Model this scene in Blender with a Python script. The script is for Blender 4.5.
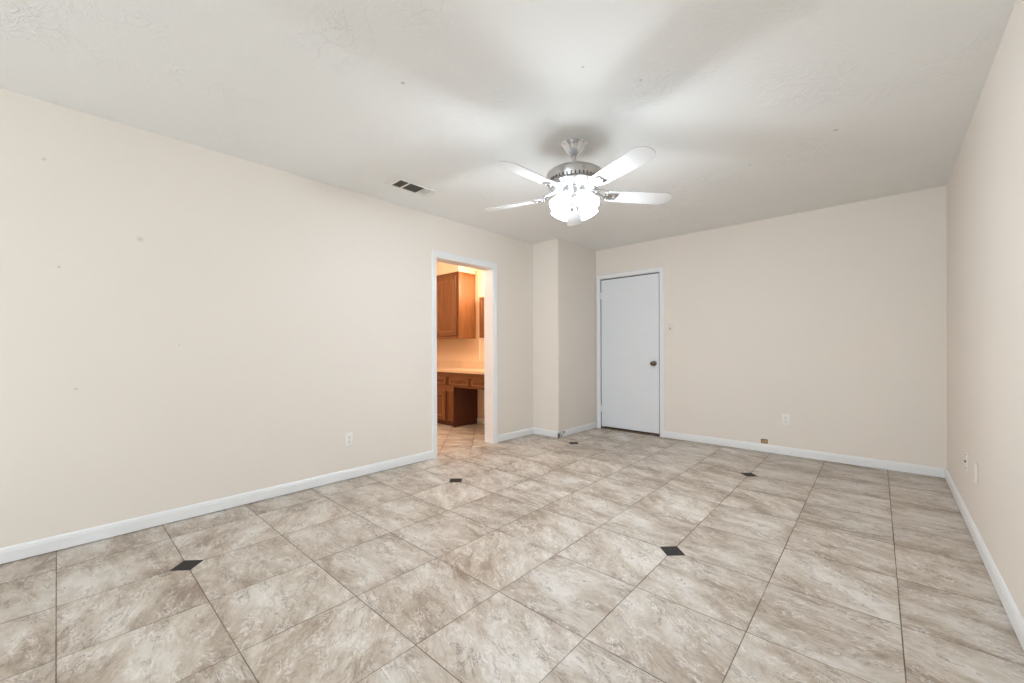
import bpy, bmesh, math, random
from mathutils import Vector, Matrix
random.seed(7)
for o in list(bpy.data.objects): bpy.data.objects.remove(o)
S = bpy.context.scene; C = S.collection
PI = math.pi

# ---------------------------------------------------------------- camera
CH = 1.0935                      # lens height
YAW, PITCH, ROLL = .7459, -.0018, -.0037
FPX, CX, CY = 407.94, 508.5, 349.6
cam_data = bpy.data.cameras.new('camera'); cam = bpy.data.objects.new('camera', cam_data); C.objects.link(cam)
F = Vector((-math.sin(YAW)*math.cos(PITCH), math.cos(YAW)*math.cos(PITCH), math.sin(PITCH)))
R = Vector((math.cos(YAW), math.sin(YAW), 0)); U = R.cross(F)
R, U = (math.cos(ROLL)*R+math.sin(ROLL)*U), (-math.sin(ROLL)*R+math.cos(ROLL)*U)
m3 = Matrix((R, U, -F)).transposed()
cam.matrix_world = Matrix.Translation((0, 0, CH)) @ m3.to_4x4()
cam_data.sensor_fit = 'HORIZONTAL'; cam_data.sensor_width = 36
cam_data.lens = FPX/1024*36
cam_data.shift_x = (512-CX)/1024; cam_data.shift_y = (CY-341.5)/1024
cam_data.clip_start = .02
S.camera = cam

# ---------------------------------------------------------------- world, daylight, exposure
W = bpy.data.worlds.new('daylight'); S.world = W; W.use_nodes = True
bg = W.node_tree.nodes['Background']; bg.inputs[0].default_value = (.82, .91, 1, 1); bg.inputs[1].default_value = 5.4
S.view_settings.view_transform = 'Standard'; S.view_settings.look = 'None'
S.view_settings.gamma = 1; S.view_settings.use_curve_mapping = False
S.view_settings.exposure = 0.14
FAN_POWER = 19.0                 # each bulb of the ceiling fan
VANITY_POWER = 36.0

XL, XR, YF, YB, H = -3.3296, .3753, 4.9671, -2.6, 2.44
TH = .135
NX, NY = -2.937, 4.072           # the corner that juts into the room
D0, D1, DZ = 2.531, 3.337, 2.02  # opening in the left wall

WIN = (-2.5, .15, .35, 2.2)     # unseen window added behind the lens to supply daylight: x0 x1 z0 z1
pl = bpy.data.lights.new('added_window_portal', 'AREA'); pl.shape = 'RECTANGLE'; pl.size = WIN[1]-WIN[0]; pl.size_y = WIN[3]-WIN[2]
pl.cycles.is_portal = True
po = bpy.data.objects.new('added_window_portal', pl); C.objects.link(po)
po.location = ((WIN[0]+WIN[1])/2, YB-.12, (WIN[2]+WIN[3])/2); po.rotation_euler = (PI/2, 0, 0)

# ---------------------------------------------------------------- material helpers
def srgb(r, g, b):
    f = lambda c: (c/255/12.92) if c/255 <= .04045 else ((c/255+.055)/1.055)**2.4
    return (f(r), f(g), f(b), 1)
class NT:
    def __init__(s, name):
        s.m = bpy.data.materials.new(name); s.m.use_nodes = True; s.t = s.m.node_tree
        s.b = s.t.nodes['Principled BSDF']
    def n(s, typ, **kw):
        nd = s.t.nodes.new(typ)
        for k, v in kw.items():
            if k == 'ins':
                for i, x in v.items():
                    if isinstance(x, bpy.types.NodeSocket): s.t.links.new(x, nd.inputs[i])
                    else: nd.inputs[i].default_value = x
            else: setattr(nd, k, v)
        return nd
    def math(s, op, a, b=None, c=None, clamp=False):
        nd = s.n('ShaderNodeMath', operation=op, use_clamp=clamp)
        for i, x in enumerate((a, b, c)):
            if x is None: continue
            if isinstance(x, bpy.types.NodeSocket): s.t.links.new(x, nd.inputs[i])
            else: nd.inputs[i].default_value = x
        return nd.outputs[0]
    def mix(s, fac, a, b, blend='MIX'):
        nd = s.n('ShaderNodeMix', data_type='RGBA', blend_type=blend)
        for i, x in ((0, fac), (6, a), (7, b)):
            if isinstance(x, bpy.types.NodeSocket): s.t.links.new(x, nd.inputs[i])
            else: nd.inputs[i].default_value = x
        return nd.outputs[2]
    def ramp(s, x, *stops):
        nd = s.n('ShaderNodeValToRGB'); e = nd.color_ramp.elements
        while len(e) < len(stops): e.new(.5)
        for q, (p, c) in zip(e, stops): q.position = p; q.color = c if len(c) == 4 else (*c, 1)
        s.t.links.new(x, nd.inputs[0]); return nd.outputs[0]
    def pos(s): return s.n('ShaderNodeNewGeometry').outputs['Position']
    def noise(s, vec, scale, detail=4, rough=.5, dist=0):
        nd = s.n('ShaderNodeTexNoise', ins={0: vec}); nd.inputs['Scale'].default_value = scale
        nd.inputs['Detail'].default_value = detail; nd.inputs['Roughness'].default_value = rough
        nd.inputs['Distortion'].default_value = dist; return nd
    def bump(s, h, strength, dist=.01):
        nd = s.n('ShaderNodeBump'); nd.inputs['Strength'].default_value = strength; nd.inputs['Distance'].default_value = dist
        s.t.links.new(h, nd.inputs['Height']); s.t.links.new(nd.outputs[0], s.b.inputs['Normal'])
    def base(s, x):
        if isinstance(x, bpy.types.NodeSocket): s.t.links.new(x, s.b.inputs['Base Color'])
        else: s.b.inputs['Base Color'].default_value = x
    def set(s, **kw):
        for k, v in kw.items(): s.b.inputs[k.replace('_', ' ')].default_value = v
def plain(name, col, rough=.5, metal=0., bump=None, var=.04):
    t = NT(name); p = t.pos()
    nz = t.noise(p, 9, 3).outputs[0]
    dark = tuple(c*(1-var) for c in col[:3])+(1,)
    t.base(t.mix(nz, dark, col)); t.set(Roughness=rough, Metallic=metal)
    if bump: t.bump(t.noise(p, bump[0], 3).outputs[0], bump[1], bump[2])
    return t.m
def spotted(t, col, spots, spotcol):
    p = t.pos()
    for (q, r, a) in spots:
        d = t.n('ShaderNodeVectorMath', operation='DISTANCE', ins={0: p, 1: q}).outputs['Value']
        k = t.math('MULTIPLY', t.math('SUBTRACT', 1, t.math('DIVIDE', d, r), clamp=True), a, clamp=True)
        col = t.mix(k, col, spotcol)
    return col
def wall_mat(name, col, spots=(), peel=(210, .12), blot=.03):
    t = NT(name); p = t.pos()
    nz = t.noise(p, 1.6, 3).outputs[0]
    c = t.mix(nz, tuple(x*(1-blot) for x in col[:3])+(1,), col)
    if spots: c = spotted(t, c, spots, srgb(120, 112, 105))
    t.base(c); t.set(Roughness=.62)
    h = t.math('ADD', t.noise(p, peel[0], 2).outputs[0], t.math('MULTIPLY', t.noise(p, 38, 2).outputs[0], .8))
    t.bump(h, peel[1], .004); return t.m

MARKS_L = [((XL, -.08, 2.126), .012, .35), ((XL, .304, 1.77), .022, .3), ((XL, -.028, 1.552), .01, .4), ((XL, .033, .878), .01, .4), ((XL, .49, 1.126), .008, .3)]
MARKS_C = [((-1.79, 1.158, H), .014, .6), ((-.223, 3.234, H), .016, .7), ((-.9, 1.96, H), .012, .5), ((-.73, 3.416, H), .014, .5), ((-1.06, 1.68, H), .01, .5)]
WALLC = srgb(232, 223, 212)
M_wall = wall_mat('cream_wall_paint', WALLC)
M_wall_left = wall_mat('cream_wall_paint_marked', WALLC, MARKS_L)
# ceiling: hand-trowelled plaster
t = NT('trowelled_ceiling_plaster'); p = t.pos()
cc = spotted(t, t.mix(t.noise(p, 1.1, 3).outputs[0], srgb(236, 235, 231), srgb(242, 241, 238)), MARKS_C, srgb(110, 105, 100))
t.base(cc); t.set(Roughness=.7)
nz = t.noise(p, 7, 5, .6, 1.8).outputs[0]
rid = t.math('POWER', t.math('SUBTRACT', 1, t.math('ABSOLUTE', t.math('MULTIPLY', t.math('SUBTRACT', nz, .5), 5), None), None, True), 6)
gate = t.ramp(t.noise(p, 2.3, 2).outputs[0], (.5, (0, 0, 0)), (.62, (1, 1, 1)))
t.bump(t.math('ADD', t.math('MULTIPLY', rid, gate), t.math('MULTIPLY', t.noise(p, 45, 3).outputs[0], .5)), .5, .005)
M_ceil = t.m
M_trim = plain('white_trim_paint', srgb(234, 234, 233), .35, var=.02)
M_door = plain('white_door_paint', srgb(228, 230, 233), .4, bump=(60, .05, .002), var=.03)
M_plate = plain('white_plastic', srgb(238, 234, 228), .3, var=.01)
M_plate2 = plain('ivory_plastic', srgb(226, 219, 208), .3, var=.01)
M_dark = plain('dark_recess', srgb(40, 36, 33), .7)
M_slot = plain('shadow_grey_plastic', srgb(120, 112, 104), .5)
M_brass = plain('antique_brass', srgb(92, 82, 68), .3, 1.)
M_nickel = plain('brushed_nickel', srgb(200, 200, 200), .28, 1.)
M_chrome = plain('polished_chrome', srgb(225, 228, 232), .12, 1.)
M_blade = plain('white_fan_blade', srgb(208, 206, 203), .5, var=.03)
M_vent = plain('vent_enamel', srgb(232, 229, 223), .4, var=.02)
M_ventdark = plain('vent_louvre_grey', srgb(88, 84, 78), .5)
M_duct = plain('duct_interior', srgb(30, 29, 28), .9)
M_rawwood = plain('raw_plywood', srgb(186, 148, 108), .6, bump=(80, .3, .003), var=.3)
M_threshold = plain('worn_brown_threshold', srgb(120, 98, 78), .5, bump=(40, .3, .004), var=.35)
M_chip = plain('chipped_plaster', srgb(150, 140, 128), .9, bump=(120, .6, .006), var=.4)
M_caulk = plain('dirty_caulk_line', srgb(92, 80, 70), .8, var=.3)
M_peach = wall_mat('peach_bathroom_paint', srgb(240, 214, 186))
def wood(name, c0, c1, axis='z', rough=.38):
    t = NT(name); p = t.pos()
    mp = t.n('ShaderNodeMapping', ins={0: p}); mp.inputs['Scale'].default_value = {'z': (26, 26, 1.6), 'x': (1.6, 26, 26)}[axis]
    nz = t.noise(mp.outputs[0], 1.5, 5, .6, .6).outputs[0]
    t.base(t.ramp(nz, (.3, c0), (.7, c1))); t.set(Roughness=rough); t.bump(nz, .1, .002); return t.m
M_wood = wood('golden_oak_vertical', srgb(104, 62, 32), srgb(138, 88, 50))
M_woodx = wood('golden_oak_horizontal', srgb(104, 62, 32), srgb(138, 88, 50), 'x')
M_wooddark = wood('dark_stained_panel_and_gap_shade', srgb(74, 34, 20), srgb(96, 48, 28))
M_counter = plain('beige_laminate', srgb(236, 208, 178), .3, var=.12)
def emis(name, col, st):
    t = NT(name); t.base((.9, .9, .9, 1)); t.set(Roughness=.3)
    t.b.inputs['Emission Color'].default_value = col; t.b.inputs['Emission Strength'].default_value = st; return t.m
M_shade = emis('lit_frosted_glass', (.78, .89, 1, 1), 19.0)
M_bulb = emis('glowing_bulb', (.9, .96, 1, 1), 14.)
M_wshade = emis('lit_warm_glass', (1, .78, .5, 1), 3.)

# ---------------------------------------------------------------- floor tile material
TX, TY, TILE, TROT = -2.6024, -.0354, .4453, .0114
def tile_mat(name, tile, rot, ox, oy, tint, groutw=.002):
    t = NT(name); p = t.pos()
    mp = t.n('ShaderNodeMapping', vector_type='TEXTURE', ins={0: p})
    mp.inputs['Location'].default_value = (ox, oy, 0); mp.inputs['Rotation'].default_value = (0, 0, rot)
    L = mp.outputs[0]
    sp = t.n('ShaderNodeSeparateXYZ', ins={0: L})
    u = t.math('DIVIDE', sp.outputs[0], tile); v = t.math('DIVIDE', sp.outputs[1], tile)
    cu, cv = t.math('FLOOR', u), t.math('FLOOR', v)
    fu, fv = t.math('FRACT', u), t.math('FRACT', v)
    eu = t.math('MINIMUM', fu, t.math('SUBTRACT', 1, fu)); ev = t.math('MINIMUM', fv, t.math('SUBTRACT', 1, fv))
    cell = t.n('ShaderNodeCombineXYZ', ins={0: cu, 1: cv})
    wn = t.n('ShaderNodeTexWhiteNoise', noise_dimensions='3D', ins={0: cell.outputs[0]})
    off = t.n('ShaderNodeVectorMath', operation='SCALE', ins={0: wn.outputs['Color']}); off.inputs['Scale'].default_value = 9
    # per-tile quarter-turn-ish direction so that the stone flow changes from tile to tile
    q = t.n('ShaderNodeVectorMath', operation='ADD', ins={0: L, 1: off.outputs[0]}).outputs[0]
    ang = t.math('ADD', t.math('MULTIPLY', wn.outputs['Value'], .9), -.2)
    vr = t.n('ShaderNodeVectorRotate', rotation_type='Z_AXIS', ins={0: q}); t.t.links.new(ang, vr.inputs['Angle'])
    st = t.n('ShaderNodeMapping', ins={0: vr.outputs[0]}); st.inputs['Scale'].default_value = (1.0, 2.1, 1)
    q = st.outputs[0]
    warp = t.noise(q, 2.6, 3, .55)
    wv = t.n('ShaderNodeVectorMath', operation='SCALE', ins={0: warp.outputs['Color']}); wv.inputs['Scale'].default_value = .3
    qq = t.n('ShaderNodeVectorMath', operation='ADD', ins={0: q, 1: wv.outputs[0]}).outputs[0]
    big = t.noise(qq, 2.6, 3, .5).outputs[0]
    med = t.noise(qq, 8, 7, .68).outputs[0]
    fin = t.noise(qq, 40, 5, .75).outputs[0]
    emin = t.math('MULTIPLY', t.math('MINIMUM', eu, ev), 2)
    mid = t.math('MULTIPLY', t.math('SUBTRACT', t.math('SQRT', emin), .6), .055)
    val = t.math('ADD', t.math('MULTIPLY', big, .44), t.math('ADD', t.math('MULTIPLY', med, .34), t.math('MULTIPLY', fin, .22)))
    val = t.math('ADD', val, mid)
    col = t.ramp(val, (.38, srgb(146, 128, 112)), (.46, srgb(177, 163, 147)), (.53, srgb(198, 188, 175)), (.62, srgb(215, 209, 201)))
    # thin wrinkles of the printed slate: crest light and crease shade put into colour
    def ridge(scale, w_, dist, seed):
        sh_ = t.n('ShaderNodeVectorMath', operation='ADD', ins={0: qq}); sh_.inputs[1].default_value = (seed, seed*.7, 0)
        n_ = t.noise(sh_.outputs[0], scale, 4, .6, dist).outputs[0]
        return t.math('POWER', t.math('SUBTRACT', 1, t.math('ABSOLUTE', t.math('MULTIPLY', t.math('SUBTRACT', n_, .5), w_)), None, True), 2)
    g1 = t.ramp(t.noise(q, 8, 2).outputs[0], (.47, (0, 0, 0)), (.58, (1, 1, 1)))
    g2 = t.ramp(t.noise(q, 6.5, 2, .5, .3).outputs[0], (.47, (0, 0, 0)), (.6, (1, 1, 1)))
    r1 = t.math('MULTIPLY', ridge(17, 19, .4, 3.1), g1); r2 = t.math('MULTIPLY', ridge(12, 21, .5, 11.7), g2)
    col = t.mix(t.math('MULTIPLY', r1, .8), col, srgb(230, 225, 220))
    col = t.mix(t.math('MULTIPLY', r2, .75), col, srgb(118, 102, 90))
    tn = t.math('ADD', .94, t.math('MULTIPLY', wn.outputs['Value'], .1))
    col = t.mix(1.0, col, t.n('ShaderNodeCombineColor', ins={0: tn, 1: tn, 2: tn}).outputs[0], 'MULTIPLY')
    if tint: col = t.mix(1.0, col, tint, 'MULTIPLY')
    wob = t.math('MULTIPLY', t.math('SUBTRACT', t.noise(L, 5, 2).outputs[0], .5), .0022)
    e = t.math('MULTIPLY', t.math('MINIMUM', eu, ev), tile)
    grout = t.math('LESS_THAN', e, t.math('ADD', groutw, wob))
    gf = t.math('MULTIPLY', grout, t.ramp(t.noise(L, 2.2, 3).outputs[0], (.38, (.55, .55, .55)), (.6, (1, 1, 1))))
    col = t.mix(gf, col, srgb(98, 84, 72))
    t.base(col)
    t.t.links.new(t.math('ADD', .34, t.math('ADD', t.math('MULTIPLY', grout, .4), t.math('MULTIPLY', med, .14))), t.b.inputs['Roughness'])
    h = t.math('ADD', t.math('MULTIPLY', med, .8), t.math('MULTIPLY', fin, .35))
    h = t.math('ADD', h, t.math('MULTIPLY', r1, .35)); h = t.math('SUBTRACT', h, t.math('MULTIPLY', r2, .35))
    h = t.math('SUBTRACT', h, t.math('MULTIPLY', grout, .7))
    t.bump(h, .3, .006)
    return t.m
M_floor = tile_mat('slate_look_beige_tile', TILE, TROT, TX, TY, None)
M_bfloor = tile_mat('bathroom_slate_tile', .33, PI/4, -3.9, 3.1, None)
M_accent = plain('black_accent_tile', srgb(26, 24, 23), .6, bump=(60, .2, .002), var=.25)

# ---------------------------------------------------------------- mesh helpers
def obj(name, bm, mat, parent=None, smooth=False):
    me = bpy.data.meshes.new(name); bmesh.ops.recalc_face_normals(bm, faces=bm.faces); bm.to_mesh(me); bm.free()
    for mm in (mat if isinstance(mat, (list, tuple)) else [mat]): me.materials.append(mm)
    if smooth:
        for f in me.polygons: f.use_smooth = True
        try: me.set_sharp_from_angle(angle=math.radians(38))
        except Exception: pass
    o = bpy.data.objects.new(name, me); C.objects.link(o)
    if parent: o.parent = parent
    return o
def box(bm, x0, x1, y0, y1, z0, z1, bev=0, mi=0, seg=2):
    r = bmesh.ops.create_cube(bm, size=1)
    for v in r['verts']:
        v.co = Vector((x0+(v.co.x+.5)*(x1-x0), y0+(v.co.y+.5)*(y1-y0), z0+(v.co.z+.5)*(z1-z0)))
    fs = {f for v in r['verts'] for f in v.link_faces}
    for f in fs: f.material_index = mi
    if bev:
        es = {e for v in r['verts'] for e in v.link_edges}
        bmesh.ops.bevel(bm, geom=list(es), offset=bev, segments=seg, affect='EDGES', profile=.5)
    return bm
def BM(): return bmesh.new()
def lathe(bm, prof, seg=40, mat=None, mi=0):
    """prof: (r, z) pairs about the z axis; mat: placement matrix"""
    mat = mat or Matrix.Identity(4); rings = []
    for r, z in prof:
        if r < 1e-6: rings.append([bm.verts.new(mat @ Vector((0, 0, z)))])
        else: rings.append([bm.verts.new(mat @ Vector((r*math.cos(2*PI*k/seg), r*math.sin(2*PI*k/seg), z))) for k in range(seg)])
    for a, b in zip(rings, rings[1:]):
        for k in range(seg):
            k2 = (k+1) % seg
            if len(a) == 1 and len(b) == 1: continue
            if len(a) == 1: f = bm.faces.new((a[0], b[k], b[k2]))
            elif len(b) == 1: f = bm.faces.new((a[k], b[0], a[k2]))
            else: f = bm.faces.new((a[k], b[k], b[k2], a[k2]))
            f.material_index = mi
    return bm
def tube(bm, pts, r, seg=10):
    pts = [Vector(p) for p in pts]; rings = []
    for i, p in enumerate(pts):
        d = (pts[min(i+1, len(pts)-1)]-pts[max(i-1, 0)]).normalized()
        a = d.orthogonal().normalized() if i == 0 else (a - d*a.dot(d)).normalized()
        b = d.cross(a)
        rr = r[i] if isinstance(r, (list, tuple)) else r
        rings.append([bm.verts.new(p+rr*(math.cos(2*PI*k/seg)*a+math.sin(2*PI*k/seg)*b)) for k in range(seg)])
    for A, B in zip(rings, rings[1:]):
        for k in range(seg): bm.faces.new((A[k], A[(k+1) % seg], B[(k+1) % seg], B[k]))
    bm.faces.new(rings[0][::-1]); bm.faces.new(rings[-1]); return bm
def profile_run(bm, a, b, prof):
    """extrude a closed profile [(out, z)] along a->b (xy); 'out' is to the left of the direction"""
    a, b = Vector((*a, 0)), Vector((*b, 0)); d = (b-a).normalized(); n = Vector((-d.y, d.x, 0))
    A = [bm.verts.new(a+n*o+Vector((0, 0, z))) for o, z in prof]; B = [bm.verts.new(b+n*o+Vector((0, 0, z))) for o, z in prof]
    k = len(prof)
    for i in range(k): bm.faces.new((A[i], A[(i+1) % k], B[(i+1) % k], B[i]))
    bm.faces.new(A[::-1]); bm.faces.new(B); return bm
def struct(o): o['kind'] = 'structure'; return o
def empty(name, loc=(0, 0, 0)):
    o = bpy.data.objects.new(name, None); C.objects.link(o); o.location = loc; o.empty_display_size = .1; return o
def tag(o, label, cat, group=None):
    o['label'] = label; o['category'] = cat
    if group: o['group'] = group
    return o

# ---------------------------------------------------------------- shell
struct(obj('floor', box(BM(), XL-.012, XR+.12, YB-.12, YF+.12, -.1, 0), M_floor))
floor = bpy.data.objects['floor']
ct, stt = math.cos(TROT), math.sin(TROT)
for (i, j) in ((0, 1), (0, 5), (0, 9), (4, 1), (4, 5), (4, 9)):
    x, y = i*TILE, j*TILE
    cx, cy = TX+x*ct-y*stt, TY+x*stt+y*ct
    bm = BM(); h = .0695
    top = [bm.verts.new((cx+math.cos(TROT+k*PI/2)*h, cy+math.sin(TROT+k*PI/2)*h, .0009)) for k in range(4)]
    bot = [bm.verts.new((cx+math.cos(TROT+k*PI/2)*h, cy+math.sin(TROT+k*PI/2)*h, -.004)) for k in range(4)]
    bm.faces.new(top); bm.faces.new(bot[::-1])
    for k in range(4): bm.faces.new((bot[k], bot[(k+1) % 4], top[(k+1) % 4], top[k]))
    o = obj('accent_tile', bm, M_accent, floor); o['label'] = 'small black diamond accent tile'
struct(obj('ceiling', box(BM(), XL-TH/2, XR+.12, YB-.12, YF+.12, H, H+.1), M_ceil))
bm = BM(); a, b = XL-TH, XL
box(bm, a, b, YB-.12, D0, 0, H); box(bm, a, b, D1, YF+.12, 0, H); box(bm, a, b, D0, D1, DZ, H)
struct(obj('wall_left', bm, M_wall_left))
struct(obj('wall_right', box(BM(), XR, XR+.12, YB-.12, YF+.12, 0, H), M_wall))
# far wall, with the opening for the door
E0, E1, EZ = -2.876, -2.043, 2.04
bm = BM(); box(bm, XL, E0, YF, YF+.12, 0, H); box(bm, E1, XR, YF, YF+.12, 0, H); box(bm, E0, E1, YF, YF+.12, EZ, H)
struct(obj('wall_far', bm, M_wall))
bm = BM(); box(bm, XL, NX, NY, YF, 0, H, 0)
es = [e for e in bm.edges if abs(e.verts[0].co.x-NX) < 1e-4 and abs(e.verts[1].co.x-NX) < 1e-4 and abs(e.verts[0].co.y-NY) < 1e-4 and abs(e.verts[1].co.y-NY) < 1e-4]
bmesh.ops.bevel(bm, geom=es, offset=.008, segments=3, affect='EDGES')
nib = struct(obj('wall_corner', bm, M_wall))
bm = BM()
for k in range(7):
    y = NY+.02+k*.016+random.uniform(-.004, .004); z = random.uniform(.083, .092); s = random.uniform(.006, .011)
    r = bmesh.ops.create_icosphere(bm, subdivisions=1, radius=s)
    for v in r['verts']: v.co = Vector((v.co.x*.35, v.co.y*1.3, v.co.z*.7))+Vector((NX+.004+.004, y, z-.002))
# wall behind the lens, with the window added for daylight
bm = BM(); w = WIN
box(bm, XL-TH, w[0], YB-.12, YB, 0, H); box(bm, w[1], XR+.12, YB-.12, YB, 0, H)
box(bm, w[0], w[1], YB-.12, YB, 0, w[2]); box(bm, w[0], w[1], YB-.12, YB, w[3], H)
struct(obj('wall_back', bm, M_wall))
bm.free() if False else None
bm = BM()
for x in (w[0], (w[0]+w[1])/2-.02, w[1]-.04): box(bm, x, x+.04, YB-.09, YB-.05, w[2], w[3])
for z in (w[2], w[3]-.04): box(bm, w[0], w[1], YB-.09, YB-.05, z, z+.04)
struct(obj('added_window_1', bm, M_trim))

# baseboards: 'out' must point into the room
BBH = .083
BP = [(0, .005), (.0135, .005), (.0135, BBH-.022), (.011, BBH-.017), (.0115, BBH-.012), (.0065, BBH-.003), (.003, BBH), (0, BBH)]
def baseboard(name, *runs):
    bm = BM()
    for a_, b_ in runs: profile_run(bm, a_, b_, BP)
    return struct(obj(name, bm, M_trim))
baseboard('baseboard_left', ((XL, 2.475), (XL, YB)), ((XL, NY), (XL, 3.398)))
baseboard('baseboard_corner', ((NX+.0135, NY), (XL, NY)), ((NX, YF-.016), (NX, NY-.0135)))
baseboard('baseboard_far', ((XR, YF), (-1.990, YF)))
baseboard('baseboard_right', ((XR, YB), (XR, YF)))
baseboard('baseboard_back', ((XL, YB), (XR, YB)))
bm = BM()
for k in range(6):
    y = NY+.012+k*.019+random.uniform(-.004, .004)
    r = bmesh.ops.create_icosphere(bm, subdivisions=1, radius=random.uniform(.006, .012))
    for v in r['verts']: v.co = Vector((v.co.x*.4, v.co.y*1.5, v.co.z*.8))+Vector((NX+.012, y, random.choice((.012, .035, .05, .076))))
o = obj('chipped_patch', bm, M_chip, bpy.data.objects['baseboard_corner']); o['label'] = 'chipped paint at the baseboard corner'

# ---------------------------------------------------------------- casings
def casing_profile(bm, outer, inner, side_fn):
    """mitred three-sided casing: outer/inner = (s0, s1, ztop) on the wall; side_fn(s, d, z) -> point, d is depth off the wall"""
    (o0, o1, oz), (i0, i1, iz) = outer, inner
    prof = [(0, 0), (0, .013), (.18, .0165), (.3, .0165), (.38, .0135), (.72, .011), (.86, .0125), (.93, .009), (1, .007), (1, 0)]  # 0 = outer edge
    path = [((o0, 0), (i0, 0)), ((o0, oz), (i0, iz)), ((o1, oz), (i1, iz)), ((o1, 0), (i1, 0))]
    rings = []
    for (so, zo), (si, zi) in path:
        rings.append([bm.verts.new(side_fn(so+(si-so)*q, d, zo+(zi-zo)*q)) for q, d in prof])
    n = len(prof)
    for A, B in zip(rings, rings[1:]):
        for k in range(n): bm.faces.new((A[k], A[(k+1) % n], B[(k+1) % n], B[k]))
    bm.faces.new(rings[0]); bm.faces.new(rings[-1][::-1])
    return bm
tr = struct(empty('trim_1', (XL, (D0+D1)/2, 0)))
def place(o, parent):
    o.parent = parent; o.matrix_parent_inverse = Matrix.Translation(-Vector(parent.location)); return o
o = obj('casing', casing_profile(BM(), (2.475, 3.398, 2.088), (2.527, 3.341, 2.016), lambda s, d, z: (XL+d, s, z)), M_trim); place(o, tr)
bm = BM(); a, b = XL-TH-.004, XL+.003
box(bm, a, b, D0-.001, D0+.003, 0, DZ); box(bm, a, b, D1-.003, D1+.001, 0, DZ); box(bm, a, b, D0+.003, D1-.003, DZ-.003, DZ)
o = obj('jamb', bm, M_trim); place(o, tr)
bm = casing_profile(BM(), (2.475, 3.398, 2.088), (2.527, 3.341, 2.016), lambda s, d, z: (XL-TH-d, s, z))
o = obj('casing', bm, M_trim); place(o, tr)

# ---------------------------------------------------------------- door in the far wall
dr = struct(empty('door_1', ((E0+E1)/2, YF, 0)))
o = obj('casing', casing_profile(BM(), (-2.922, -1.991, 2.100), (-2.869, -2.046, 2.042), lambda s, d, z: (s, YF-d, z)), M_trim); place(o, dr)
bm = BM()
box(bm, E0-.001, E0+.004, YF-.003, YF+.11, 0, EZ); box(bm, E1-.004, E1+.001, YF-.003, YF+.11, 0, EZ); box(bm, E0+.004, E1-.004, YF-.003, YF+.11, EZ-.003, EZ+.001)
box(bm, E0+.004, E0+.02, YF+.05, YF+.08, 0, EZ-.003); box(bm, E1-.02, E1-.004, YF+.05, YF+.08, 0, EZ-.003); box(bm, E0+.02, E1-.02, YF+.05, YF+.08, EZ-.02, EZ-.003)
o = obj('jamb', bm, M_trim); place(o, dr)
slab = obj('slab', box(BM(), -2.861, -2.0585, YF+.006, YF+.044, .034, 2.024, .0015), M_door); place(slab, dr)
def sub(o, parent): o.parent = parent; o.matrix_parent_inverse = (parent.matrix_parent_inverse.inverted() if False else Matrix.Translation(-Vector((parent.parent.location if parent.parent else parent.location)))) ; return o
# knob
mk = Matrix.Translation((-2.120, YF+.006, .904)) @ Matrix.Rotation(PI/2, 4, 'X')
kn = obj('knob', lathe(BM(), [(0, 0), (.032, 0), (.032, .004), (.026, .008), (.012, .010), (.011, .03), (.016, .036), (.025, .043), (.028, .054), (.025, .064), (.014, .070), (0, .071)], 32, mk), M_brass, smooth=True)
kn['label'] = 'round antique brass door knob'
bm = BM(); box(bm, -2.8795, -2.8535, YF-.0015, YF+.0062, 1.77, 1.86); lathe(bm, [(0, 0), (.006, 0), (.006, .1), (0, .1)], 12, Matrix.Translation((-2.8725, YF-.004, 1.765)))
hg = [bm]
for z in (.23,):
    b2 = BM(); box(b2, -2.8795, -2.8535, YF-.0015, YF+.0062, z, z+.09); lathe(b2, [(0, 0), (.006, 0), (.006, .1), (0, .1)], 12, Matrix.Translation((-2.8725, YF-.004, z-.005))); hg.append(b2)
o = obj('slab_gap_shade', box(box(box(BM(), E0+.004, -2.861, YF+.012, YF+.02, .014, EZ-.003), -2.0585, E1-.004, YF+.012, YF+.02, .014, EZ-.003), -2.861, -2.0585, YF+.012, YF+.02, 2.024, EZ-.003), M_dark); place(o, dr)  # dark strips that paint the shade in the gap around the slab
kids = [kn]+[obj('hinge', q, M_trim) for q in hg]
bm = BM(); box(bm, -2.056, -2.0525, YF+.0055, YF+.03, .87, .935); kids.append(obj('latch_plate', bm, M_brass))
for k_ in kids:
    k_.parent = slab
o = obj('threshold', box(BM(), E0+.004, E1-.004, YF-.002, YF+.11, 0, .014, .003), M_threshold); place(o, dr)
o = obj('backing', box(BM(), E0, E1, YF+.112, YF+.12, 0, EZ), M_dark); place(o, dr)

# ---------------------------------------------------------------- wall plates (built facing -y at origin, then turned)
def plate_bm(w_=.07, h_=.115): return box(BM(), -w_/2, w_/2, -.006, 0, -h_/2, h_/2, .0035, seg=3)
def disc(bm, x, z, r, y0, y1, seg=20):
    lathe(bm, [(0, 0), (r, 0), (r, y0-y1), (0, y0-y1)], seg, Matrix.Translation((x, y0, z)) @ Matrix.Rotation(PI/2, 4, 'X')); return bm
def outlet(name, loc, rz, label, mat=M_plate, group=None):
    e = empty(name, loc); e.rotation_euler = (0, 0, rz); tag(e, label, 'outlet', group)
    obj('cover_plate', plate_bm(), mat, e, True)
    for z in (.0195, -.0195):
        bm = BM(); disc(bm, 0, z, .0168, -.0045, -.0085)
        s = obj('socket', bm, mat, e, True)
        b2 = BM(); box(b2, -.0075, -.0045, -.0092, -.007, z-.001, z+.008); box(b2, .0045, .0075, -.0092, -.007, z-.001, z+.007); disc(b2, 0, z-.008, .003, -.007, -.0092, 10)
        obj('slot', b2, M_dark, s)
    obj('screw', disc(BM(), 0, 0, .003, -.005, -.0075, 12), M_nickel, e)
    return e
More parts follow.
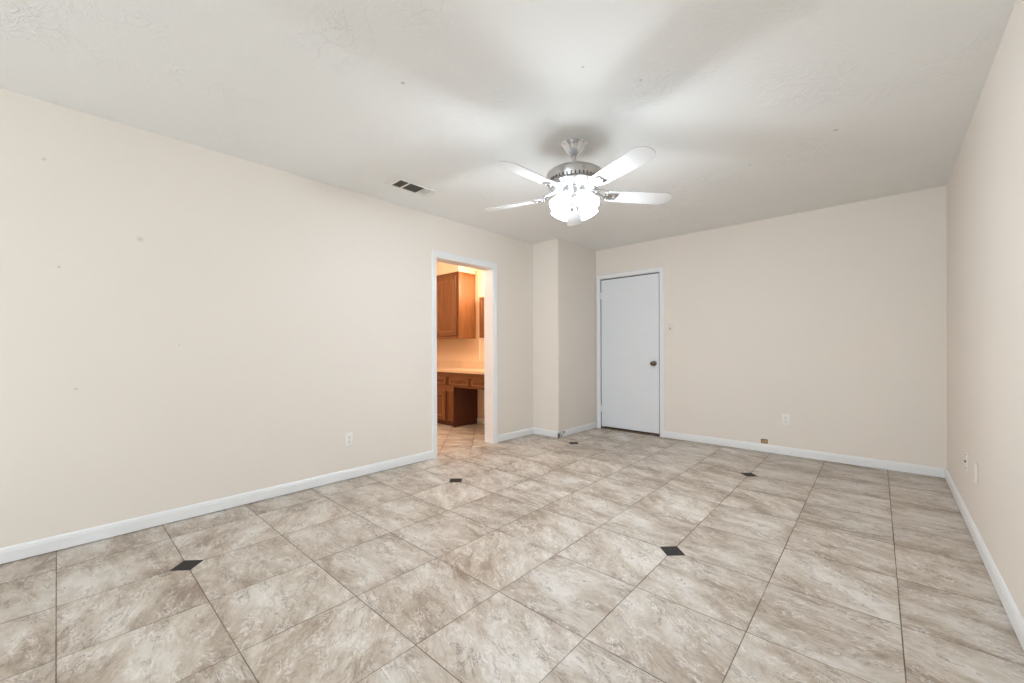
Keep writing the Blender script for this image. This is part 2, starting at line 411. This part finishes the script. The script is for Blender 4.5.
outlet('wall_outlet', (XL, 1.613, .334), PI/2, 'white duplex outlet on the long left wall, left of the open doorway')
outlet('wall_outlet', (-.746, YF, .361), 0, 'white duplex outlet on the far wall, right of the door and above the bare box')
e = empty('light_switch', (-1.918, YF, 1.332)); tag(e, 'white toggle light switch on the far wall beside the closed white door', 'light switch')
obj('cover_plate', plate_bm(), M_plate2, e, True)
obj('switch_collar', box(BM(), -.006, .006, -.0072, -.005, -.013, .013), M_dark, e)
bm = BM(); tube(bm, [(0, -.006, 0), (0, -.018, .006)], .0038, 8); obj('toggle', bm, M_plate2, e)
for z in (.042, -.042): obj('screw', disc(BM(), 0, z, .003, -.005, -.0072, 12), M_plate, e)
e = empty('coax_plate', (XR, 3.82, .378)); e.rotation_euler = (0, 0, -PI/2); tag(e, 'white cable jack plate with a dark connector, on the right wall nearest the far corner', 'wall plate')
obj('cover_plate', plate_bm(), M_plate, e, True)
obj('connector', disc(disc(BM(), 0, 0, .0075, -.005, -.009, 12), 0, 0, .0048, -.009, -.013, 12), M_brass, e, True)
for z in (.042, -.042): obj('screw', disc(BM(), 0, z, .0035, -.005, -.0085, 12), M_brass, e)
e = empty('blank_plate', (XR, 3.45, .387)); e.rotation_euler = (0, 0, -PI/2); tag(e, 'plain white blank cover plate on the right wall, nearer the viewer than the cable jack', 'wall plate')
obj('cover_plate', plate_bm(.07, .115), M_plate, e, True)
for z in (.042, -.042): obj('screw', disc(BM(), 0, z, .003, -.005, -.0072, 12), M_plate, e)
e = empty('floor_box', (-.935, YF, .114)); tag(e, 'small square tan wooden patch in a white surround just above the far baseboard', 'wall box')
bm = BM()
for (x0, x1, z0, z1) in ((-.043, -.033, -.032, .032), (.033, .040, -.032, .032), (-.033, .033, .025, .032), (-.033, .033, -.032, -.025)): box(bm, x0, x1, -.003, 0, z0, z1)
obj('surround', bm, M_plate, e)
obj('wood_insert', box(BM(), -.033, .033, -.0022, 0, -.025, .025), M_rawwood, e)
bm = BM(); box(bm, -.03, -.024, -.0032, -.002, -.018, .022); box(bm, -.022, .026, -.0032, -.002, .016, .021); disc(bm, -.008, .002, .004, -.002, -.0035, 10)
obj('bracket', bm, M_threshold, e)

# ---------------------------------------------------------------- ceiling register
e = empty('ceiling_vent', (-2.872, 1.952, H)); tag(e, 'rectangular white ceiling air register with two dark louvred openings', 'vent')
def vb(bm, x0, x1, y0, y1, z0, z1, bev=0): return box(bm, x0, x1, y0, y1, z0, z1, bev)
# local: x across (-.105..+.105), y along (-.215..+.215)
bm = BM(); X0, X1, Y0, Y1 = -.108, .108, -.213, .213
for (x0, x1) in ((-.082, -.072), (.064, .074)): vb(bm, x0, x1, -.168, .17, -.013, 0, .002)
for (x0, x1, y0, y1) in ((X0, -.082, Y0, Y1), (.074, X1, Y0, Y1), (-.082, .074, Y0, -.168), (-.082, .074, .17, Y1)): vb(bm, x0, x1, y0, y1, -.004, 0, .0015)
for (y0, y1) in ((-.168, -.158), (-.084, -.067), (.068, .078), (.16, .17)): vb(bm, -.072, .064, y0, y1, -.013, 0, .001)
obj('frame', bm, M_vent, e)
for (y0, y1, n, dark) in ((-.158, -.084, 4, 1), (-.065, .068, 7, 1), (.078, .16, 5, 0)):
    for k in range(n):
        y = y0+(k+.5)*(y1-y0)/n
        bm = BM(); box(bm, -.072, .064, -.0008, .0008, -.009 if dark else -.0035, .009 if dark else .0035)
        bmesh.ops.rotate(bm, verts=bm.verts, cent=(0, 0, 0), matrix=Matrix.Rotation(math.radians(40 if dark else 62), 3, 'X'))
        bmesh.ops.translate(bm, verts=bm.verts, vec=(0, y, -.0065 if dark else -.005))
        obj('louvre', bm, M_ventdark if dark else M_vent, e)
obj('closed_damper', box(BM(), -.072, .064, .079, .159, -.0012, -.0002), M_slot, e)
obj('duct_opening', box(box(BM(), -.074, .066, -.16, -.082, -.0012, -.0002), -.074, .066, -.067, .07, -.0012, -.0002), M_duct, e)
for y in (-.195, .195): obj('screw', lathe(BM(), [(0, -.009), (.004, -.0085), (.005, -.007), (.005, -.005)], 12, Matrix.Translation((0, y, 0))), M_vent, e)

# ---------------------------------------------------------------- ceiling fan
FX, FY = -1.499, 2.264
fan = empty('ceiling_fan', (FX, FY, H)); tag(fan, 'five-bladed white ceiling fan with nickel motor and lit frosted glass shades', 'ceiling fan')
z0 = lambda z: z-H
obj('canopy', lathe(BM(), [(0, 0), (.086, 0), (.088, -.006), (.084, -.012), (.076, -.016), (.066, -.036), (.046, -.062), (.030, -.078), (.020, -.086), (0, -.086)], 48), M_chrome, fan, True)
o = obj('downrod', lathe(BM(), [(0, -.08), (.0135, -.08), (.0135, -.15), (.026, -.152), (.03, -.172), (0, -.175)], 24), M_nickel, fan, True)
mot = obj('motor_housing', lathe(BM(), [(0, -.168), (.05, -.17), (.115, -.176), (.160, -.190), (.178, -.202), (.182, -.212), (.176, -.222), (.168, -.236), (.160, -.262), (.165, -.268), (.168, -.278), (.150, -.292), (.098, -.300), (.09, -.298), (0, -.298)], 56), M_nickel, fan, True)
bm = BM()
for k in range(40):
    a = 2*PI*k/40; b2 = BM(); box(b2, -.0035, .0035, -.002, .002, -.016, .016)
    M_ = Matrix.Rotation(a, 4, 'Z') @ Matrix.Translation((.1645, 0, -.249)) @ Matrix.Rotation(math.radians(-17), 4, 'Y') @ Matrix.Rotation(PI/2, 4, 'Z')
    for v in b2.verts: v.co = M_ @ v.co
    me = bpy.data.meshes.new('tmp'); b2.to_mesh(me); b2.free(); bm.from_mesh(me); bpy.data.meshes.remove(me)
o = obj('vent_slots', bm, M_ventdark, mot)
ZB = 2.108-H    # blade plane
angs = [math.radians(a) for a in (-165, -93, -21, 51, 123)]
def blade_bm():
    bm = BM(); n = 16; pts = []
    r0, r1 = .235, .675
    xs = [r0+(r1-.075-r0)*i/9 for i in range(10)]
    hw = lambda x: .054+.018*((x-r0)/(r1-r0))
    up = [(x, hw(x)) for x in xs]; tip = []
    for k in range(1, 10):
        a = PI/2-PI*k/10; tip.append((r1-.075+.075*math.cos(a), hw(r1-.07)*math.sin(a)))
    pts = up+tip+[(x, -y) for x, y in reversed(up)]
    pts = [(r0-.012, -.035), (r0-.012, .035)]+pts
    T = [bm.verts.new((x, y, .003)) for x, y in pts]; B = [bm.verts.new((x, y, -.003)) for x, y in pts]
    bm.faces.new(T); bm.faces.new(B[::-1])
    for k in range(len(pts)): bm.faces.new((B[k], B[(k+1) % len(pts)], T[(k+1) % len(pts)], T[k]))
    return bm
def iron_bm():
    bm = BM()
    # curled arm from the motor rim to the blade root
    for s in (-1, 1):
        tube(bm, [(.11, s*.006, -.298-ZB+.002), (.15, s*.012, -.302-ZB), (.19, s*.026, .022), (.225, s*.03, .002), (.262, s*.022, -.006), (.285, 0, -.007)], [.008, .008, .007, .007, .006, .005], 8)
    box(bm, .20, .29, -.034, .034, -.0085, -.0035, .002)
    for (x, y) in ((.222, .02), (.222, -.02), (.272, 0)): lathe(bm, [(0, -.0125), (.005, -.011), (.006, -.008)], 10, Matrix.Translation((x, y, 0)))
    return bm
PITCHB = math.radians(-13)
for a in angs:
    Mb = Matrix.Rotation(a, 4, 'Z') @ Matrix.Translation((0, 0, ZB)) @ Matrix.Rotation(PITCHB, 4, 'X')
    bm = blade_bm(); bm.transform(Mb); bl = obj('blade', bm, M_blade, fan)
    bm = iron_bm(); bm.transform(Mb); obj('blade_iron', bm, M_chrome, bl, True)
obj('switch_housing', lathe(BM(), [(0, -.296), (.066, -.296), (.070, -.304), (.064, -.312), (.058, -.338), (.062, -.344), (.05, -.356), (.03, -.362), (.024, -.384), (.012, -.394), (0, -.396)], 40), M_nickel, fan, True)
VIEW = math.atan2(-FY, -FX)
for k in range(4):
    a = VIEW+PI/4+k*PI/2
    tilt = math.radians(40)
    Ms = Matrix.Rotation(a, 4, 'Z') @ Matrix.Translation((.055, 0, -.336)) @ Matrix.Rotation(PI-tilt, 4, 'Y')
    # local z runs from the neck out to the open rim
    bm = BM(); tube(bm, [(0, 0, -.015), (0, 0, .012)], [.012, .016], 14); lathe(bm, [(.02, .004), (.0245, .006), (.0255, .03), (.022, .034), (.0, .03)], 20); bm.transform(Ms)
    arm = obj('light_arm', bm, M_chrome, fan, True)
    SC = .88; prof = [(.020, .024), (.027, .030), (.036, .044), (.047, .064), (.055, .090), (.058, .115), (.061, .138), (.068, .156), (.0665, .157), (.0585, .138), (.0555, .115), (.0525, .090), (.0445, .064), (.0335, .044), (.0245, .031), (.018, .026)]
    bm = lathe(BM(), [(q*.9, .024+(w_-.024)*SC) for q, w_ in prof], 36); bm.transform(Ms)
    sh = obj('lamp_shade', bm, M_shade, fan, True); sh['label'] = 'lit frosted tulip glass shade'
    bm = lathe(BM(), [(0, .03), (.011, .032), (.012, .05), (.02, .068), (.026, .088), (.022, .106), (.01, .116), (0, .118)], 20); bm.transform(Ms)
    bb = obj('bulb', bm, M_bulb, sh, True)
    ld = bpy.data.lights.new('bulb_light', 'POINT'); ld.energy = FAN_POWER; ld.color = (.84, .92, 1); ld.shadow_soft_size = .03
    lo = bpy.data.objects.new('bulb_light', ld); C.objects.link(lo); lo.parent = fan; lo.location = Ms @ Vector((0, 0, .135))
for (dx, dy, l) in ((.03, -.04, .085), (-.035, -.03, .075)):
    bm = BM(); pts = [(dx, dy, -.35), (dx*1.05, dy*1.05, -.35-l*.5), (dx*1.05, dy*1.05, -.35-l)]
    tube(bm, pts, .0013, 6); ch = obj('pull_chain', bm, M_nickel, fan)
    obj('chain_finial', lathe(BM(), [(0, 0), (.005, -.004), (.0065, -.014), (.004, -.024), (0, -.027)], 14, Matrix.Translation((dx*1.05, dy*1.05, -.35-l+.002))), M_nickel, ch, True)

# ---------------------------------------------------------------- bathroom beyond the opening
BX0, BX1, BY0, BY1 = -6.1, XL-TH, 1.5, 4.112
struct(obj('floor_bathroom', box(BM(), BX0, XL-.012, BY0, BY1, -.1, 0), M_bfloor))
struct(obj('ceiling_bathroom', box(BM(), BX0, BX1, BY0, BY1, H, H+.1), M_peach))
struct(obj('wall_bathroom_back', box(BM(), BX0, BX1, BY1, BY1+.1, 0, H), M_peach))
struct(obj('wall_bathroom_left', box(BM(), BX0-.1, BX0, BY0, BY1+.1, 0, H), M_peach))
struct(obj('wall_bathroom_front', box(BM(), BX0, BX1, BY0-.1, BY0, 0, H), M_peach))
bm = BM(); profile_run(bm, (BX1, BY1), (-4.425, BY1), BP); struct(obj('baseboard_bathroom', bm, M_trim))
struct(obj('trim_2', box(BM(), -4.378, -4.362, BY1-.01, BY1, .916, 1.25, .002), M_trim))
struct(obj('soffit', box(BM(), BX0, -4.474, 3.795, BY1, 2.205, H), M_peach))
bpy.data.objects['soffit'].name = 'trim_3'

def panel_front(bm, x0, x1, z0_, z1_, y, t_=.018, fr=.045, rec=.009):
    """raised-frame cabinet front facing -y, front face at y-t_"""
    yf = y-t_
    box(bm, x0, x1, yf+rec, y, z0_, z1_)
    box(bm, x0, x0+fr, yf, yf+rec, z0_, z1_, .003); box(bm, x1-fr, x1, yf, yf+rec, z0_, z1_, .003)
    box(bm, x0+fr, x1-fr, yf, yf+rec, z1_-fr, z1_, .0015); box(bm, x0+fr, x1-fr, yf, yf+rec, z0_, z0_+fr, .0015)
    return bm
CFY = 3.665
M_oakhighlight = wood('painted_edge_highlight_oak', srgb(160, 108, 66), srgb(184, 134, 88))  # paler wood standing in for the highlight along panel frames
def edge_highlight(x0, x1, z0_, z1_, y, w_=.006):
    """thin pale strip around the recessed panel, painting the highlight on its frame"""
    bm = BM()
    for (a_, b_, c_, d_) in ((x0, x0+w_, z0_, z1_), (x1-w_, x1, z0_, z1_), (x0+w_, x1-w_, z1_-w_, z1_), (x0+w_, x1-w_, z0_, z0_+w_)): box(bm, a_, b_, y-.003, y+.009, c_, d_, .001)
    return bm
van = empty('vanity_cabinet', (-4.6, 3.87, 0)); tag(van, 'brown oak vanity base with drawers and knee space seen through the doorway', 'cabinet')
bx = BX0+.002
def vp(name, bm, mat, sm=False): o = obj(name, bm, mat, None, sm); return place(o, van)
bm = BM(); box(bm, bx, -4.43, CFY, BY1-.002, .075, .562); vp('carcass', bm, M_wood)
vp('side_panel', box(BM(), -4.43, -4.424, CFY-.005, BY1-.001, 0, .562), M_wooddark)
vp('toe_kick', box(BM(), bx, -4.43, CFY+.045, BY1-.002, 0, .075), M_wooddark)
vp('apron', box(BM(), bx, BX1-.002, CFY, CFY+.02, .562, .765), M_woodx)
vp('drawer_box', box(BM(), bx, BX1-.002, CFY+.02, BY1-.002, .60, .765), M_wooddark)
for x1 in (-4.108, -3.655-.0, -4.57, -5.03, -5.49):
    x0 = x1-.411
    if x0 < BX0: continue
    if x1 > -3.8: x0, x1 = -4.058, -3.648
    if x1 == -4.57: x0, x1 = -4.975, -4.585
    d = vp('drawer', panel_front(BM(), x0, x1, .585, .695, CFY, .018, .02), M_woodx)
    xc = (x0+x1)/2
    obj('edge_highlight', edge_highlight(x0+.02, x1-.02, .605, .675, CFY-.018, .004), M_oakhighlight, d)
    hbm = tube(BM(), [(xc-.04, CFY-.018, .642), (xc-.032, CFY-.034, .64), (xc, CFY-.04, .638), (xc+.032, CFY-.034, .64), (xc+.04, CFY-.018, .642)], .005, 8)
    h_ = obj('handle', hbm, M_brass, None, True); h_.parent = d
for q in ((-4.097, -4.069, .58, .70), (-4.58, -4.53, .58, .70), (-4.597, -4.563, .085, .50)): vp('shadow_gap', box(BM(), q[0], q[1], CFY-.001, CFY+.001, q[2], q[3]), M_wooddark)  # dark strips painting the shade between drawer and door fronts
for (x0, x1) in ((-5.03, -4.60), (-5.49, -5.06)):
    d = vp('door', panel_front(BM(), x0, x1, .085, .50, CFY, .018, .055), M_wood)
    kx = x1-.10
    obj('edge_highlight', edge_highlight(x0+.055, x1-.055, .14, .445, CFY-.018), M_oakhighlight, d)
    kb = lathe(BM(), [(0, 0), (.008, 0), (.006, .012), (.014, .02), (.014, .026), (0, .028)], 16, Matrix.Translation((kx, CFY-.018, .43)) @ Matrix.Rotation(PI/2, 4, 'X'))
    h_ = obj('knob', kb, M_brass, None, True); h_.parent = d
vp('stile', panel_front(BM(), -4.56, -4.445, .085, .50, CFY, .01, .02), M_wood)
ctp = empty('countertop', (-4.6, 3.87, .765)); tag(ctp, 'beige vanity countertop with low backsplash behind the doorway', 'countertop')
place(obj('slab', box(BM(), BX0+.002, BX1-.002, 3.635, BY1-.002, .7652, .802, .004), M_counter), ctp)
for (x0, x1) in ((BX0+.001, -4.804), (-4.795, BX1-.001)):
    place(obj('backsplash', box(BM(), x0, x1, BY1-.02, BY1-.0005, .802, .912, .002), M_counter), ctp)
up = empty('upper_cabinet', (-5.0, 3.93, 1.25)); tag(up, 'brown oak wall cabinet hung above the vanity counter, large one beside the doorway edge', 'cabinet')
place(obj('carcass', box(BM(), -5.9, -4.462, 3.79, BY1-.0005, 1.252, 2.172), M_wood), up)
place(obj('crown_strip', box(BM(), -5.9, -4.452, 3.778, BY1-.0005, 2.172, 2.196, .003), M_wood), up)
for (x0, x1) in ((-4.985, -4.505), (-5.48, -5.0)):
    d = place(obj('door', panel_front(BM(), x0, x1, 1.292, 2.15, 3.788, .018, .055, .010), M_wood), up)
    obj('edge_highlight', edge_highlight(x0+.055, x1-.055, 1.347, 2.095, 3.77), M_oakhighlight, d)
    place(obj('shadow_gap', box(BM(), x0-.009, x1+.012, 3.7885, 3.791, 1.282, 2.158), M_wooddark), up)  # dark sheet behind the door paints the shade around its edge
nar = empty('narrow_cabinet', (-4.15, 4.05, 1.25)); tag(nar, 'narrow brown wooden wall cabinet glimpsed between the large wall cabinet and the door jamb', 'cabinet')
place(obj('carcass', box(BM(), -4.318, -3.9, 4.075, BY1-.0005, 1.256, 1.842), M_wood), nar)
place(obj('door', panel_front(BM(), -4.325, -3.91, 1.256, 1.842, 4.075, .016, .045), M_wood), nar)
vl = empty('vanity_light', (-3.85, 4.04, 2.12)); tag(vl, 'warm glass bar light high on the bathroom wall', 'lamp')
place(obj('back_plate', box(BM(), -4.05, -3.6, 4.065, BY1-.0005, 2.08, 2.16, .004), M_brass), vl)
for x in (-3.97, -3.7):
    o = place(obj('lamp_shade', lathe(BM(), [(0, 2.16), (.03, 2.158), (.05, 2.13), (.062, 2.08), (.06, 2.08), (.047, 2.13), (.028, 2.152), (0, 2.154)], 28, Matrix.Translation((x, 4.0, 0))), M_wshade, None, True), vl)
    ld = bpy.data.lights.new('vanity_bulb', 'POINT'); ld.energy = VANITY_POWER/2; ld.color = (1, .80, .58); ld.shadow_soft_size = .05
    lo = bpy.data.objects.new('vanity_bulb', ld); C.objects.link(lo); lo.location = (x, 3.96, 2.04)

bl = empty('bathroom_fill_light', (-4.7, 2.5, H)); tag(bl, 'round warm ceiling light added out of view to brighten the bathroom', 'lamp')  # unseen fixture, added to lift the bathroom walls
obj('base_ring', lathe(BM(), [(0, 0), (.15, 0), (.15, -.02), (.13, -.03), (0, -.03)], 36), M_trim, bl, True)
obj('lamp_shade', lathe(BM(), [(.13, -.03), (.13, -.05), (.1, -.08), (.05, -.095), (0, -.098)], 36), M_wshade, bl, True)
ld = bpy.data.lights.new('bathroom_fill_bulb', 'POINT'); ld.energy = 30; ld.color = (1, .84, .66); ld.shadow_soft_size = .1
lo = bpy.data.objects.new('bathroom_fill_bulb', ld); C.objects.link(lo); lo.location = (-4.7, 2.5, H-.2)
